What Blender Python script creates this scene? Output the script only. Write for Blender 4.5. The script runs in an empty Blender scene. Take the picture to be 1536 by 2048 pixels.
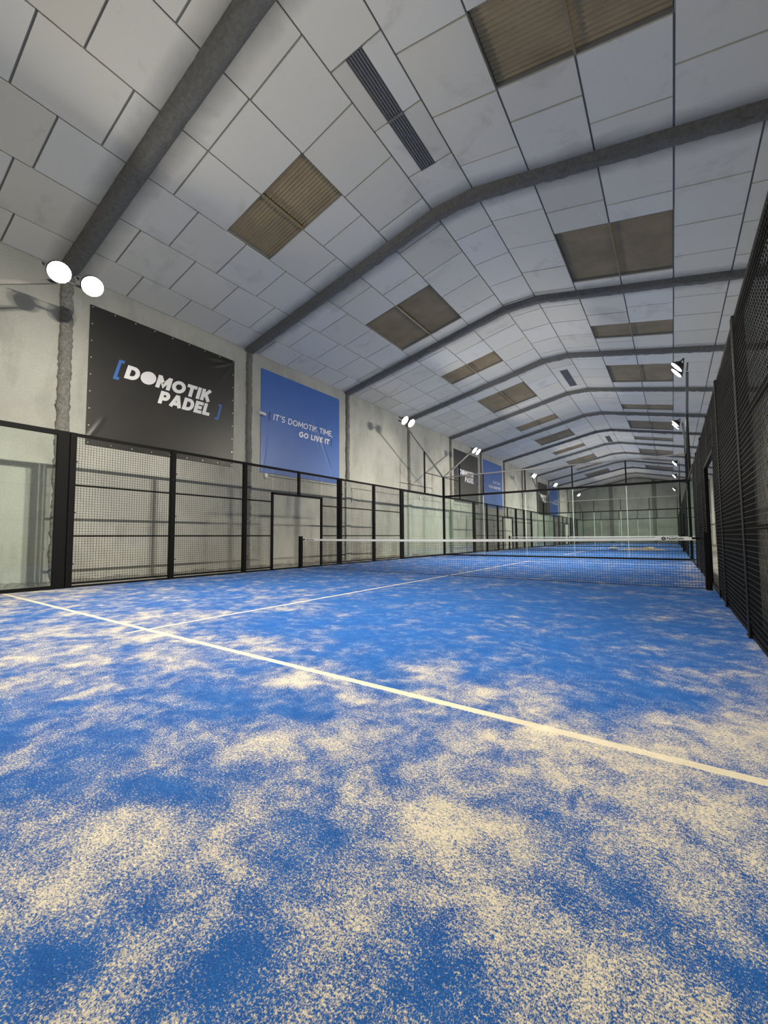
import bpy, math, random
import numpy as np
from mathutils import Matrix, Vector

random.seed(7)
SC = bpy.context.scene
COL = SC.collection

# ------------------------------------------------------------------ camera
F_PX, YAW, PIT, ROL = 827.37, 0.6085, 0.0608, -0.0065
CAM = Vector((9.5117, 0.8914, 0.9379))
cd = bpy.data.cameras.new('camera')
cam = bpy.data.objects.new('camera', cd)
COL.objects.link(cam)
SC.camera = cam
cd.sensor_fit = 'HORIZONTAL'
cd.sensor_width = 36.0
cd.lens = F_PX / 1536 * 36.0
cd.clip_start = 0.02
cd.clip_end = 300
_cy, _sy = math.cos(YAW), math.sin(YAW)
_f = Vector((-_sy * math.cos(PIT), _cy * math.cos(PIT), math.sin(PIT)))
_rt = Vector((_cy, _sy, 0))
_up = _rt.cross(_f)
_r2 = _rt * math.cos(ROL) + _up * math.sin(ROL)
_u2 = -_rt * math.sin(ROL) + _up * math.cos(ROL)
cam.matrix_world = Matrix(((_r2.x, _u2.x, -_f.x, CAM.x), (_r2.y, _u2.y, -_f.y, CAM.y),
                           (_r2.z, _u2.z, -_f.z, CAM.z), (0, 0, 0, 1)))

# ------------------------------------------------------------------ world, exposure
SPOT_W = 1250.0            # wide beam of each floodlight
THROW_W = 1500.0           # its narrow far throw
LENS_E = 380.0              # emission of each floodlight lens
LAMP_COL = (1.0, 0.93, 0.80)
w = bpy.data.worlds.new('world')
SC.world = w
w.use_nodes = True
w.node_tree.nodes['Background'].inputs[0].default_value = (0.6, 0.7, 1.0, 1)
w.node_tree.nodes['Background'].inputs[1].default_value = 0.02
vs = SC.view_settings
vs.view_transform = 'Standard'
vs.look = 'None'
vs.exposure = 0.10
vs.gamma = 1.0
vs.use_curve_mapping = False
cy = SC.cycles
cy.max_bounces = 10
cy.diffuse_bounces = 6
cy.glossy_bounces = 3
cy.transmission_bounces = 4
cy.transparent_max_bounces = 48
cy.caustics_reflective = False
cy.caustics_refractive = False
cy.sample_clamp_indirect = 6.0

# ------------------------------------------------------------------ hall dimensions (metres)
FR0, FRS = 4.27, 4.97                     # first visible frame and frame spacing
YN, YF = FR0 - FRS - 0.9, 63.9            # hall ends
XL, XR = -1.65, 13.1                      # side walls
CX = [-1.65, 5.22, 6.23, 13.1]            # roof profile
CZ = [7.08, 8.52, 8.52, 7.08]
XA, XB = -0.084, 10.07                    # side fence planes
COURTS = [0.0, 20.1, 40.2]


def roof(x):
    return float(np.interp(x, CX, CZ))


# ------------------------------------------------------------------ materials
def mat(name, col=(.5, .5, .5), rough=.6, metal=0.0, spec=0.5):
    m = bpy.data.materials.new(name)
    m.use_nodes = True
    b = m.node_tree.nodes['Principled BSDF']
    b.inputs['Base Color'].default_value = (*col, 1)
    b.inputs['Roughness'].default_value = rough
    b.inputs['Metallic'].default_value = metal
    b.inputs['Specular IOR Level'].default_value = spec
    return m


class NT:
    """tiny node-building helper"""

    def __init__(s, m):
        s.t = m.node_tree
        s.b = s.t.nodes['Principled BSDF']

    def n(s, typ, **kw):
        nd = s.t.nodes.new(typ)
        for k, v in kw.items():
            if k.startswith('_'):
                setattr(nd, k[1:], v)
        return nd

    def l(s, a, b):
        s.t.links.new(a, b)

    def obj(s):
        g = s.n('ShaderNodeNewGeometry')
        return g.outputs['Position']

    def val(s, v, sock):
        if isinstance(v, (int, float)):
            sock.default_value = v
        else:
            s.l(v, sock)

    def math(s, op, a, b=0.0, clamp=False):
        nd = s.n('ShaderNodeMath', _operation=op, _use_clamp=clamp)
        s.val(a, nd.inputs[0])
        s.val(b, nd.inputs[1])
        return nd.outputs[0]

    def noise(s, vec, scale, detail=2, rough=.5, dist=0.0):
        nd = s.n('ShaderNodeTexNoise')
        s.l(vec, nd.inputs['Vector'])
        nd.inputs['Scale'].default_value = scale
        nd.inputs['Detail'].default_value = detail
        nd.inputs['Roughness'].default_value = rough
        nd.inputs['Distortion'].default_value = dist
        return nd.outputs['Fac']

    def scale(s, vec, v):
        nd = s.n('ShaderNodeMapping')
        s.l(vec, nd.inputs['Vector'])
        nd.inputs['Scale'].default_value = v
        return nd.outputs[0]

    def ramp(s, fac, stops):
        nd = s.n('ShaderNodeValToRGB')
        s.l(fac, nd.inputs[0])
        cr = nd.color_ramp
        while len(cr.elements) < len(stops):
            cr.elements.new(.5)
        for e, (p, c) in zip(cr.elements, stops):
            e.position = p
            e.color = (*c, 1) if len(c) == 3 else c
        return nd.outputs[0]

    def mix(s, fac, a, b, mode='MIX'):
        nd = s.n('ShaderNodeMix', _data_type='RGBA', _blend_type=mode)
        s.val(fac, nd.inputs[0])
        for v, i in ((a, 6), (b, 7)):
            if isinstance(v, tuple):
                nd.inputs[i].default_value = (*v, 1)
            else:
                s.l(v, nd.inputs[i])
        return nd.outputs[2]

    def sep(s, vec):
        nd = s.n('ShaderNodeSeparateXYZ')
        s.l(vec, nd.inputs[0])
        return nd.outputs

    def bump(s, h, strength=.3, dist=.01):
        nd = s.n('ShaderNodeBump')
        nd.inputs['Strength'].default_value = strength
        nd.inputs['Distance'].default_value = dist
        s.l(h, nd.inputs['Height'])
        s.l(nd.outputs[0], s.b.inputs['Normal'])

    def base(s, c):
        s.l(c, s.b.inputs['Base Color'])


M = {}
M['black'] = mat('black_powder_coat', (.004, .004, .004), .6, 0, .1)
M['highlit_tube'] = mat('highlit_black_tube', (.20, .195, .185), .25, .3)  # black paint lightened: lamp highlights on the tubes are put into the colour
M['wire'] = mat('black_coated_wire', (.006, .0056, .0052), .5, 0, .22)
M['cord'] = mat('black_net_cord', (.012, .012, .013), .8)
M['lamp_body'] = mat('lamp_housing', (.03, .03, .03), .5)
M['white_tape'] = mat('white_net_tape', (.82, .82, .78), .7)
M['white_plastic'] = mat('white_plastic', (.75, .75, .72), .4)
M['grey_metal'] = mat('grey_metal', (.30, .31, .31), .45, .6)
M['ink'] = mat('black_ink', (.02, .02, .022), .6)
M['conduit'] = mat('grey_conduit', (.42, .43, .40), .5)
M['white_print'] = mat('white_print', (.78, .77, .77), .5)
M['blue_print'] = mat('blue_print', (.035, .14, .42), .5)
M['navy_print'] = mat('navy_print', (.012, .035, .10), .5)
M['eyelet'] = mat('eyelet_metal', (.7, .7, .7), .3, .8)
M['seam'] = mat('seam_backing', (.24, .24, .245), .9)  # grey backing sheet seen through the gaps between boards
M['vent_dark'] = mat('vent_inside', (.012, .012, .012), .8)
M['slat'] = mat('vent_slat', (.17, .165, .165), .6)


def emit(name, col, e):
    m = bpy.data.materials.new(name)
    m.use_nodes = True
    t = m.node_tree
    t.nodes.remove(t.nodes['Principled BSDF'])
    n = t.nodes.new('ShaderNodeEmission')
    n.inputs[0].default_value = (*col, 1)
    n.inputs[1].default_value = e
    t.links.new(n.outputs[0], t.nodes['Material Output'].inputs[0])
    return m


M['joint'] = mat('bright_pane_edge_strip', (.62, .72, .64), .2)  # pale strip added over each pane joint; bright glass edges put into its colour
M['lens'] = emit('lamp_lens', LAMP_COL, LENS_E)


def glass_mat():
    m = bpy.data.materials.new('tempered_glass')
    m.use_nodes = True
    t = m.node_tree
    t.nodes.remove(t.nodes['Principled BSDF'])
    tr = t.nodes.new('ShaderNodeBsdfTransparent')
    tr.inputs[0].default_value = (.955, .982, .967, 1)
    gl = t.nodes.new('ShaderNodeBsdfGlossy')
    gl.inputs['Roughness'].default_value = .015
    gl.inputs['Color'].default_value = (.9, 1, .96, 1)
    fr = t.nodes.new('ShaderNodeFresnel')
    ge = t.nodes.new('ShaderNodeNewGeometry')
    mr = t.nodes.new('ShaderNodeMapRange')          # same index from inside the pane, so no total reflection
    mr.inputs[3].default_value = 1.38
    mr.inputs[4].default_value = 1 / 1.38
    t.links.new(ge.outputs['Backfacing'], mr.inputs[0])
    t.links.new(mr.outputs[0], fr.inputs[0])
    mx = t.nodes.new('ShaderNodeMixShader')
    t.links.new(fr.outputs[0], mx.inputs[0])
    t.links.new(tr.outputs[0], mx.inputs[1])
    t.links.new(gl.outputs[0], mx.inputs[2])
    t.links.new(mx.outputs[0], t.nodes['Material Output'].inputs[0])
    return m


M['glass'] = glass_mat()
M['glass_edge'] = mat('polished_glass_edge', (.45, .62, .52), .25)


def concrete(name, c1, c2, dark=(.16, .16, .14), sc=1.0):
    m = mat(name, rough=.85)
    t = NT(m)
    p = t.obj()
    a = t.noise(p, .55 * sc, 6, .6, .4)
    c = t.ramp(a, [(.3, c1), (.7, c2)])
    s = t.noise(t.scale(p, (1, 1, .35)), 1.3 * sc, 8, .68, .3)
    c = t.mix(t.math('MULTIPLY', t.ramp(s, [(.48, (0, 0, 0)), (.72, (1, 1, 1))]), .5), c, dark)
    g = t.noise(p, 38, 5, .7)
    c = t.mix(t.math('MULTIPLY', t.math('SUBTRACT', g, .3), .75, True), c, dark)
    t.base(c)
    t.bump(t.math('ADD', g, t.math('MULTIPLY', s, 1.5)), .25, .01)
    return m


M['wall'] = concrete('cast_concrete_wall', (.35, .35, .315), (.48, .48, .43))
M['slab'] = concrete('concrete_slab', (.25, .25, .23), (.35, .34, .31))
M['column_low'] = concrete('painted_column', (.36, .37, .34), (.44, .45, .41), (.2, .2, .18), 2)


def foam(name, c1, c2, sc=14):
    m = mat(name, rough=.95)
    t = NT(m)
    p = t.obj()
    a = t.noise(p, sc, 8, .7, .6)
    b = t.noise(t.scale(p, (1, 1, 3.0)), 5, 4, .6)
    c = t.ramp(a, [(.35, c1), (.62, c2)])
    t.base(t.mix(t.math('MULTIPLY', b, .5), c, c1))
    t.bump(t.math('ADD', a, b), .6, .03)
    return m


M['foam'] = foam('sprayed_foam', (.115, .112, .102), (.19, .185, .17))
M['foam_light'] = foam('sprayed_foam_pale', (.10, .10, .09), (.30, .30, .27), 18)


def ceiling_mat():
    m = mat('insulation_board', rough=.8)
    t = NT(m)
    p = t.obj()
    at = t.n('ShaderNodeAttribute', _attribute_name='tone')
    c = t.ramp(at.outputs['Fac'], [(0, (.62, .58, .50)), (.5, (.74, .70, .61)), (1, (.77, .75, .70))])
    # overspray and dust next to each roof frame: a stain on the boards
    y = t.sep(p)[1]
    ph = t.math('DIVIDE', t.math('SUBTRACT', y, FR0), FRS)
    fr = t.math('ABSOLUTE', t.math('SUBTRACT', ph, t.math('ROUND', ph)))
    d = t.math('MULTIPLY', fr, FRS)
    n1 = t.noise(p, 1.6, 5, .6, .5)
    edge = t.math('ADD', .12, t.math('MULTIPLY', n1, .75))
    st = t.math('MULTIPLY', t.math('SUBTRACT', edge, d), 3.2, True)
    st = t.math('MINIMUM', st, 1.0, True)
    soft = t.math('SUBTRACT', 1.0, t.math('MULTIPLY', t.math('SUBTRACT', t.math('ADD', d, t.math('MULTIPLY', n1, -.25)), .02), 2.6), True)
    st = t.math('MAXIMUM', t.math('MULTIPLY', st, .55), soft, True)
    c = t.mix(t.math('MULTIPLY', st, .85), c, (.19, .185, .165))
    # faint smudges
    s = t.noise(p, .9, 7, .65, .7)
    c = t.mix(t.math('MULTIPLY', t.ramp(s, [(.56, (0, 0, 0)), (.74, (1, 1, 1))]), .35), c, (.25, .245, .22))
    g = t.noise(p, 45, 3, .6)
    c = t.mix(t.math('MULTIPLY', g, .12), c, (.3, .3, .3))
    t.base(c)
    t.bump(g, .1, .004)
    return m


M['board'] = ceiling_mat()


def skylight_mat():
    m = mat('aged_polyester_sheet', rough=.5)
    t = NT(m)
    p = t.obj()
    n = t.noise(p, 1.5, 5, .6)
    t.base(t.ramp(n, [(.35, (.27, .205, .115)), (.65, (.36, .275, .16))]))
    return m


M['skylight'] = skylight_mat()


def vinyl(name, c1, c2):
    m = mat(name, rough=.38)
    t = NT(m)
    n = t.noise(t.obj(), .8, 3, .5)
    t.base(t.ramp(n, [(.3, c1), (.7, c2)]))
    return m


M['banner_black'] = vinyl('black_vinyl', (.012, .011, .010), (.020, .018, .016))
M['banner_blue'] = vinyl('blue_vinyl', (.030, .105, .36), (.036, .12, .40))


def turf_mat():
    m = mat('blue_turf_with_sand', rough=.95, spec=.15)
    t = NT(m)
    p = t.obj()
    x, y, z = t.sep(p)
    at = t.n('ShaderNodeAttribute', _attribute_name='sand')
    dens = at.outputs['Fac']
    warp = t.noise(p, 1.4, 3, .5)
    big = t.noise(p, 2.2, 5, .62, .35)
    mid = t.noise(p, 7.0, 7, .7, .4)
    fib = t.noise(t.scale(p, (1.0, .7, 1.0)), 300.0, 3, .6, .6)
    fib2 = t.noise(t.scale(p, (.7, 1.0, 1.0)), 130.0, 3, .6, .4)
    v = t.math('ADD', t.math('MULTIPLY', t.math('SUBTRACT', big, .5), 1.9),
               t.math('MULTIPLY', t.math('SUBTRACT', mid, .5), 1.8))
    lo = t.math('ADD', t.math('MULTIPLY', dens, .98), t.math('MULTIPLY', v, .80))
    lo = t.math('ADD', t.math('MULTIPLY', t.math("SUBTRACT", lo, .5), 1.3), .5)
    sp = t.math('ADD', t.math('MULTIPLY', t.math('SUBTRACT', fib, .5), 2.3),
                t.math('MULTIPLY', t.math('SUBTRACT', fib2, .5), 1.5))
    mk = t.math('ADD', lo, t.math('MULTIPLY', sp, 1.25))
    mask = t.ramp(mk, [(.30, (0, 0, 0)), (.90, (1, 1, 1))])
    blue = t.ramp(t.math('ADD', t.math('MULTIPLY', fib, .6), t.math('MULTIPLY', mid, .4)),
                  [(.35, (.010, .060, .24)), (.65, (.022, .145, .46))])
    sand = t.ramp(t.math('ADD', t.math('MULTIPLY', fib2, .6), t.math('MULTIPLY', big, .4)),
                  [(.3, (.46, .40, .28)), (.6, (.72, .64, .48))])
    c = t.mix(mask, blue, sand)
    # playing lines: inlaid cream turf
    yy = t.math('MODULO', y, 20.1)
    wob = t.math('ADD', t.math('MULTIPLY', t.math('SUBTRACT', mid, .5), .012), t.math('MULTIPLY', t.math('SUBTRACT', fib2, .5), .014))

    def band(a, centre, half):
        d = t.math('ABSOLUTE', t.math('SUBTRACT', t.math('ADD', a, wob), centre))
        return t.math('LESS_THAN', d, half)
    l1 = band(yy, 3.05, .028)
    l2 = band(yy, 16.95, .028)
    l3 = t.math('MULTIPLY', band(x, 5.0, .026),
                t.math('MULTIPLY', t.math('GREATER_THAN', yy, 2.85), t.math('LESS_THAN', yy, 17.15)))
    ln = t.math('MAXIMUM', t.math('MAXIMUM', l1, l2), l3)
    lc = t.ramp(t.math('ADD', t.math('MULTIPLY', fib, .7), t.math('MULTIPLY', mid, .3)),
                [(.30, (.50, .43, .30)), (.62, (.80, .73, .57))])
    c = t.mix(ln, c, lc)
    t.base(c)
    t.bump(t.math('ADD', fib, t.math('MULTIPLY', mask, .35)), .55, .012)
    return m


M['turf'] = turf_mat()
M['sand'] = mat('loose_sand', (.36, .28, .18), .95)
M['sack'] = mat('white_woven_sack', (.72, .72, .70), .8)


# ------------------------------------------------------------------ mesh helpers
class MB:
    def __init__(s):
        s.v = []
        s.f = []
        s.mi = []

    def add(s, vs, fs, mi=0):
        o = len(s.v)
        s.v.extend([tuple(p) for p in vs])
        s.f.extend([tuple(i + o for i in f) for f in fs])
        s.mi.extend([mi] * len(fs))
        return s

    def box(s, x0, x1, y0, y1, z0, z1, mi=0):
        return s.add([(x0, y0, z0), (x1, y0, z0), (x1, y1, z0), (x0, y1, z0),
                      (x0, y0, z1), (x1, y0, z1), (x1, y1, z1), (x0, y1, z1)],
                     [(0, 3, 2, 1), (4, 5, 6, 7), (0, 1, 5, 4), (1, 2, 6, 5), (2, 3, 7, 6), (3, 0, 4, 7)], mi)

    def bevbox(s, x0, x1, y0, y1, z0, z1, b, mi=0):
        """upright box with chamfered vertical edges"""
        ring = [(x0 + b, y0), (x1 - b, y0), (x1, y0 + b), (x1, y1 - b), (x1 - b, y1), (x0 + b, y1), (x0, y1 - b), (x0, y0 + b)]
        vs = [(x, y, z0) for x, y in ring] + [(x, y, z1) for x, y in ring]
        fs = [tuple(reversed(range(8))), tuple(range(8, 16))]
        fs += [(i, (i + 1) % 8, 8 + (i + 1) % 8, 8 + i) for i in range(8)]
        return s.add(vs, fs, mi)

    def bar(s, a, b, w, h, up=(0, 0, 1), mi=0):
        """rectangular bar from a to b"""
        a, b = Vector(a), Vector(b)
        d = (b - a).normalized()
        u = Vector(up)
        sd = d.cross(u)
        if sd.length < 1e-5:
            sd = d.cross(Vector((1, 0, 0)))
        sd.normalize()
        u = sd.cross(d).normalized()
        vs = []
        for q in (a, b):
            for i, j in ((-1, -1), (1, -1), (1, 1), (-1, 1)):
                vs.append(q + sd * (w / 2 * i) + u * (h / 2 * j))
        return s.add(vs, [(0, 1, 2, 3), (7, 6, 5, 4), (0, 4, 5, 1), (1, 5, 6, 2), (2, 6, 7, 3), (3, 7, 4, 0)], mi)

    def tube(s, pts, r, n=8, mi=0, caps=True):
        pts = [Vector(p) for p in pts]
        o = len(s.v)
        rs = r if isinstance(r, (list, tuple)) else [r] * len(pts)
        for i, p in enumerate(pts):
            d = (pts[min(i + 1, len(pts) - 1)] - pts[max(i - 1, 0)]).normalized()
            u = Vector((0, 0, 1)) if abs(d.z) < .9 else Vector((1, 0, 0))
            a = d.cross(u).normalized()
            b = a.cross(d)
            for k in range(n):
                t = 2 * math.pi * k / n
                q = p + a * (math.cos(t) * rs[i]) + b * (math.sin(t) * rs[i])
                s.v.append(tuple(q))
        for i in range(len(pts) - 1):
            for k in range(n):
                s.f.append((o + i * n + k, o + i * n + (k + 1) % n, o + (i + 1) * n + (k + 1) % n, o + (i + 1) * n + k))
                s.mi.append(mi)
        if caps:
            s.f.append(tuple(o + k for k in reversed(range(n))))
            s.f.append(tuple(o + (len(pts) - 1) * n + k for k in range(n)))
            s.mi += [mi, mi]
        return s

    def build(s, name, m, parent=None, smooth=False):
        me = bpy.data.meshes.new(name)
        me.from_pydata(s.v, [], s.f)
        for k in (m if isinstance(m, (list, tuple)) else [m]):
            me.materials.append(k)
        if any(s.mi):
            me.polygons.foreach_set('material_index', s.mi)
        if smooth:
            me.polygons.foreach_set('use_smooth', [True] * len(me.polygons))
        me.update()
        o = bpy.data.objects.new(name, me)
        COL.objects.link(o)
        if parent:
            o.parent = parent
        return o


def tag(o, label=None, cat=None, group=None, kind=None):
    if label:
        o['label'] = label
    if cat:
        o['category'] = cat
    if group:
        o['group'] = group
    if kind:
        o['kind'] = kind
    return o


def empty(name, loc, label, cat, group=None):
    o = bpy.data.objects.new(name, None)
    o.empty_display_size = .2
    o.location = loc
    COL.objects.link(o)
    return tag(o, label, cat, group)


def link_copy(o, parent=None, data=False):
    c = o.copy()
    if data and o.data:
        c.data = o.data.copy()
    COL.objects.link(c)
    c.parent = parent
    for ch in list(o.children):
        link_copy(ch, c)
    return c


def struct(o):
    o['kind'] = 'structure'
    return o


def tuft(seed):
    return random.Random(seed)


# ------------------------------------------------------------------ the setting: slab, walls, roof
mb = MB().box(XL - .2, XR + .2, YN - .2, YF + .2, -.25, -.045)
struct(mb.build('floor', M['slab']))
mb = MB().box(XL - .2, XL, YN, YF, -.25, 7.3)
struct(mb.build('wall_left', M['wall']))
mb = MB().box(XR, XR + .2, YN, YF, -.25, 7.3)
struct(mb.build('wall_right', M['wall']))
for nm, y0, y1 in (('wall_back', YF, YF + .2), ('wall_front', YN - .2, YN)):
    mb = MB()
    pr = [(XL - .2, -.25), (XR + .2, -.25), (XR + .2, 7.3), (CX[2], 8.8), (CX[1], 8.8), (XL - .2, 7.3)]
    mb.add([(x, y0, z) for x, z in pr] + [(x, y1, z) for x, z in pr],
           [tuple(range(6)), tuple(range(11, 5, -1))] + [(i + 6, (i + 1) % 6 + 6, (i + 1) % 6, i) for i in range(6)])
    struct(mb.build(nm, M['wall']))

# skylights: (bay start y, end y) left pair and right pair
SKY_L = [(6.15, 7.33), (11.2, 13.43), (16.5, 17.63), (20.45, 22.95), (26.75, 27.95), (31.0, 33.15), (36.35, 37.6), (41.5, 43.7), (46.5, 47.7), (51.4, 53.7)]
SKY_R = [(5.98, 7.2), (11.2, 13.55), (16.6, 17.75), (20.7, 23.1), (27.1, 28.25), (31.1, 33.5), (36.2, 37.5), (41.5, 43.8), (46.6, 47.8), (51.4, 53.7)]
VENTS = [(5.6, 8.03), (20.8, 23.2), (36.2, 38.6)]
STRIPS = [-1.65, -.75, .44, 1.62, 2.81, 3.99, 5.22, 6.23, 7.43, 8.61, 9.80, 10.98, 12.16, 13.1]
SEAM1 = {0: [5.5, 6.72, 7.9], 1: [4.88, 6.12, 7.32, 8.53], 2: [5.48, 6.67, 7.87], 3: [4.95, 8.5], 4: [4.95, 8.0],
         5: [4.97, 6.17, 7.41, 8.65], 6: [4.4, 5.6, 6.81, 8.03], 7: [6.0, 7.21, 8.4], 8: [4.8, 7.87], 9: [4.8, 8.45],
         10: [5.5, 6.72, 7.94], 11: [6.0, 7.2, 8.4], 12: [5.6, 6.8, 8.0]}
SEAM0 = {0: [.7, 1.9, 3.1], 1: [1.6, 2.8], 2: [.65, 1.85, 3.06], 3: [1.26, 2.46, 3.68], 4: [.6, 1.8, 3.0], 5: [1.3, 2.5, 3.7]}
SEAM2 = {10: [10.58, 11.79, 13.0], 11: [10.91, 12.1, 13.35], 9: [10.6], 8: [10.4]}
mb = MB()
tones = []
GAP, TH = .016, .03


def tiles(si, y0, y1, rnd):
    xa, xb = STRIPS[si] + GAP, STRIPS[si + 1] - GAP
    if y1 - y0 < .05:
        return
    sag = rnd.random() * .006
    tone = min(1, max(0, rnd.gauss(.6, .17)))
    dz = [roof(xa), roof(xb)]
    ya, yb = y0 + GAP, y1 - GAP
    q = [(xa, ya, dz[0] - sag), (xb, ya, dz[1] - sag), (xb, yb, dz[1] - sag), (xa, yb, dz[0] - sag)]
    mb.add(q + [(a, b, c + TH) for a, b, c in q],
           [(0, 3, 2, 1), (0, 1, 5, 4), (1, 2, 6, 5), (2, 3, 7, 6), (3, 0, 4, 7)])
    tones.extend([tone] * 5)


frames = [FR0 + FRS * k for k in range(-1, 13)]
rnd = tuft(3)
for k in range(-1, 12):
    b0, b1 = FR0 + FRS * k, FR0 + FRS * (k + 1)
    if k == -1:
        b0 = YN
    if k == 11:
        b1 = YF
    for si in range(13):
        S = (SEAM1 if k == 0 else SEAM0 if k == -1 else SEAM2 if k == 1 else {}).get(si)
        if S is None:
            ph = rnd.random() * 1.15 + .2
            S = [b0 + ph + 1.2 * i for i in range(5)]
        cuts = []
        for L in ((SKY_L if si in (3, 4) else SKY_R if si in (8, 9) else []),):
            cuts = [c for c in L if b0 < c[0] < b1]
        if si == 6:
            vcut = [c for c in VENTS if b0 < c[0] < b1]
        else:
            vcut = []
        pts = [b0] + [s_ for s_ in S if b0 + .1 < s_ < b1 - .1] + [b1]
        for c in cuts:
            pts = [p_ for p_ in pts if not (c[0] - .18 < p_ < c[1] + .18)] + list(c)
        for c in vcut:
            pts = [p_ for p_ in pts if not (c[0] - .3 < p_ < c[1] + .3)] + [c[0], (c[0] + c[1]) / 2, c[1]]
        pts = sorted(set([b0, b1] + pts))
        for a, b in zip(pts, pts[1:]):
            mid_ = (a + b) / 2
            if any(c[0] < mid_ < c[1] for c in cuts):
                continue
            if any(c[0] < mid_ < c[1] for c in vcut):
                sx = STRIPS[:]
                STRIPS[6], STRIPS[7] = 5.22, 5.55
                tiles(6, a, b, rnd)
                STRIPS[6], STRIPS[7] = 5.85, 6.23
                tiles(6, a, b, rnd)
                STRIPS[6], STRIPS[7] = 5.22, 6.23
                continue
            tiles(si, a, b, rnd)
# backing sheet and roof slab above the boards
nb = len(mb.f)
o_ = len(mb.v)
for (xa, xb) in ((XL - .2, CX[1]), (CX[1], CX[2]), (CX[2], XR + .2)):
    za = roof(xa) + TH if xa > XL else 7.08 + TH - .2 * .2096
    zb = roof(xb) + TH if xb < XR else 7.08 + TH - .2 * .2096
    cutsL = SKY_L if xa < 0 else SKY_R if xb > 12 else []
    sx0, sx1 = (STRIPS[3], STRIPS[5]) if xa < 0 else (STRIPS[8], STRIPS[10])

    def zz(x):
        return za + (zb - za) * (x - xa) / (xb - xa)

    def quad(x0, x1, y0, y1):
        mb.add([(x0, y0, zz(x0)), (x1, y0, zz(x1)), (x1, y1, zz(x1)), (x0, y1, zz(x0))], [(0, 3, 2, 1)], 1)
    if cutsL:
        quad(xa, sx0, YN - .2, YF + .2)
        quad(sx1, xb, YN - .2, YF + .2)
        yp = YN - .2
        for c in cutsL + [(YF + .2, 0)]:
            quad(sx0, sx1, yp, c[0])
            yp = c[1]
            if c[1]:
                for (u0, u1, v0, v1) in ((sx0, sx0, c[0], c[1]), (sx1, sx1, c[0], c[1])):
                    mb.add([(u0, v0, zz(u0)), (u0, v1, zz(u0)), (u0, v1, zz(u0) + .14), (u0, v0, zz(u0) + .14)], [(0, 1, 2, 3)], 1)
                for v in c:
                    mb.add([(sx0, v, zz(sx0)), (sx1, v, zz(sx1)), (sx1, v, zz(sx1) + .14), (sx0, v, zz(sx0) + .14)], [(0, 1, 2, 3)], 1)
    elif xa > 5:
        quad(5.22, 6.23, YN - .2, YF + .2)
# outer roof skin so no outside light gets in
pr = [(XL - .2, 7.30), (CX[1], 8.80), (CX[2], 8.80), (XR + .2, 7.30)]
for (a, b) in zip(pr, pr[1:]):
    mb.add([(a[0], YN - .2, a[1]), (b[0], YN - .2, b[1]), (b[0], YF + .2, b[1]), (a[0], YF + .2, a[1])], [(0, 3, 2, 1)], 1)
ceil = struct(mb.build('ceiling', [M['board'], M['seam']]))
tones += [.5] * (len(mb.f) - len(tones))
at = ceil.data.attributes.new('tone', 'FLOAT', 'FACE')
at.data.foreach_set('value', tones)

# corrugated skylight sheets
n_ = 0
for (sky, i0) in ((SKY_L, 3), (SKY_R, 8)):
    for (y0, y1) in sky:
        n_ += 1
        mb = MB()
        for si in (i0, i0 + 1):
            xa, xb = STRIPS[si] + .01, STRIPS[si + 1] - .01
            N = max(16, int((y1 - y0) / .0125))
            vs_, fs_ = [], []
            for i in range(N + 1):
                yy = y0 + (y1 - y0) * i / N
                wv = .011 * math.sin(2 * math.pi * (yy - y0) / .075)
                for x in (xa, xb):
                    vs_.append((x, yy, roof(x) + .085 + wv))
            fs_ = [(2 * i, 2 * i + 2, 2 * i + 3, 2 * i + 1) for i in range(N)]
            mb.add(vs_, fs_)
        xm = STRIPS[i0 + 1]
        mb.bar((xm, y0, roof(xm) + .02), (xm, y1, roof(xm) + .02), .035, .03)
        struct(mb.build('window_%d' % n_, M['skylight'], smooth=False))

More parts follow.
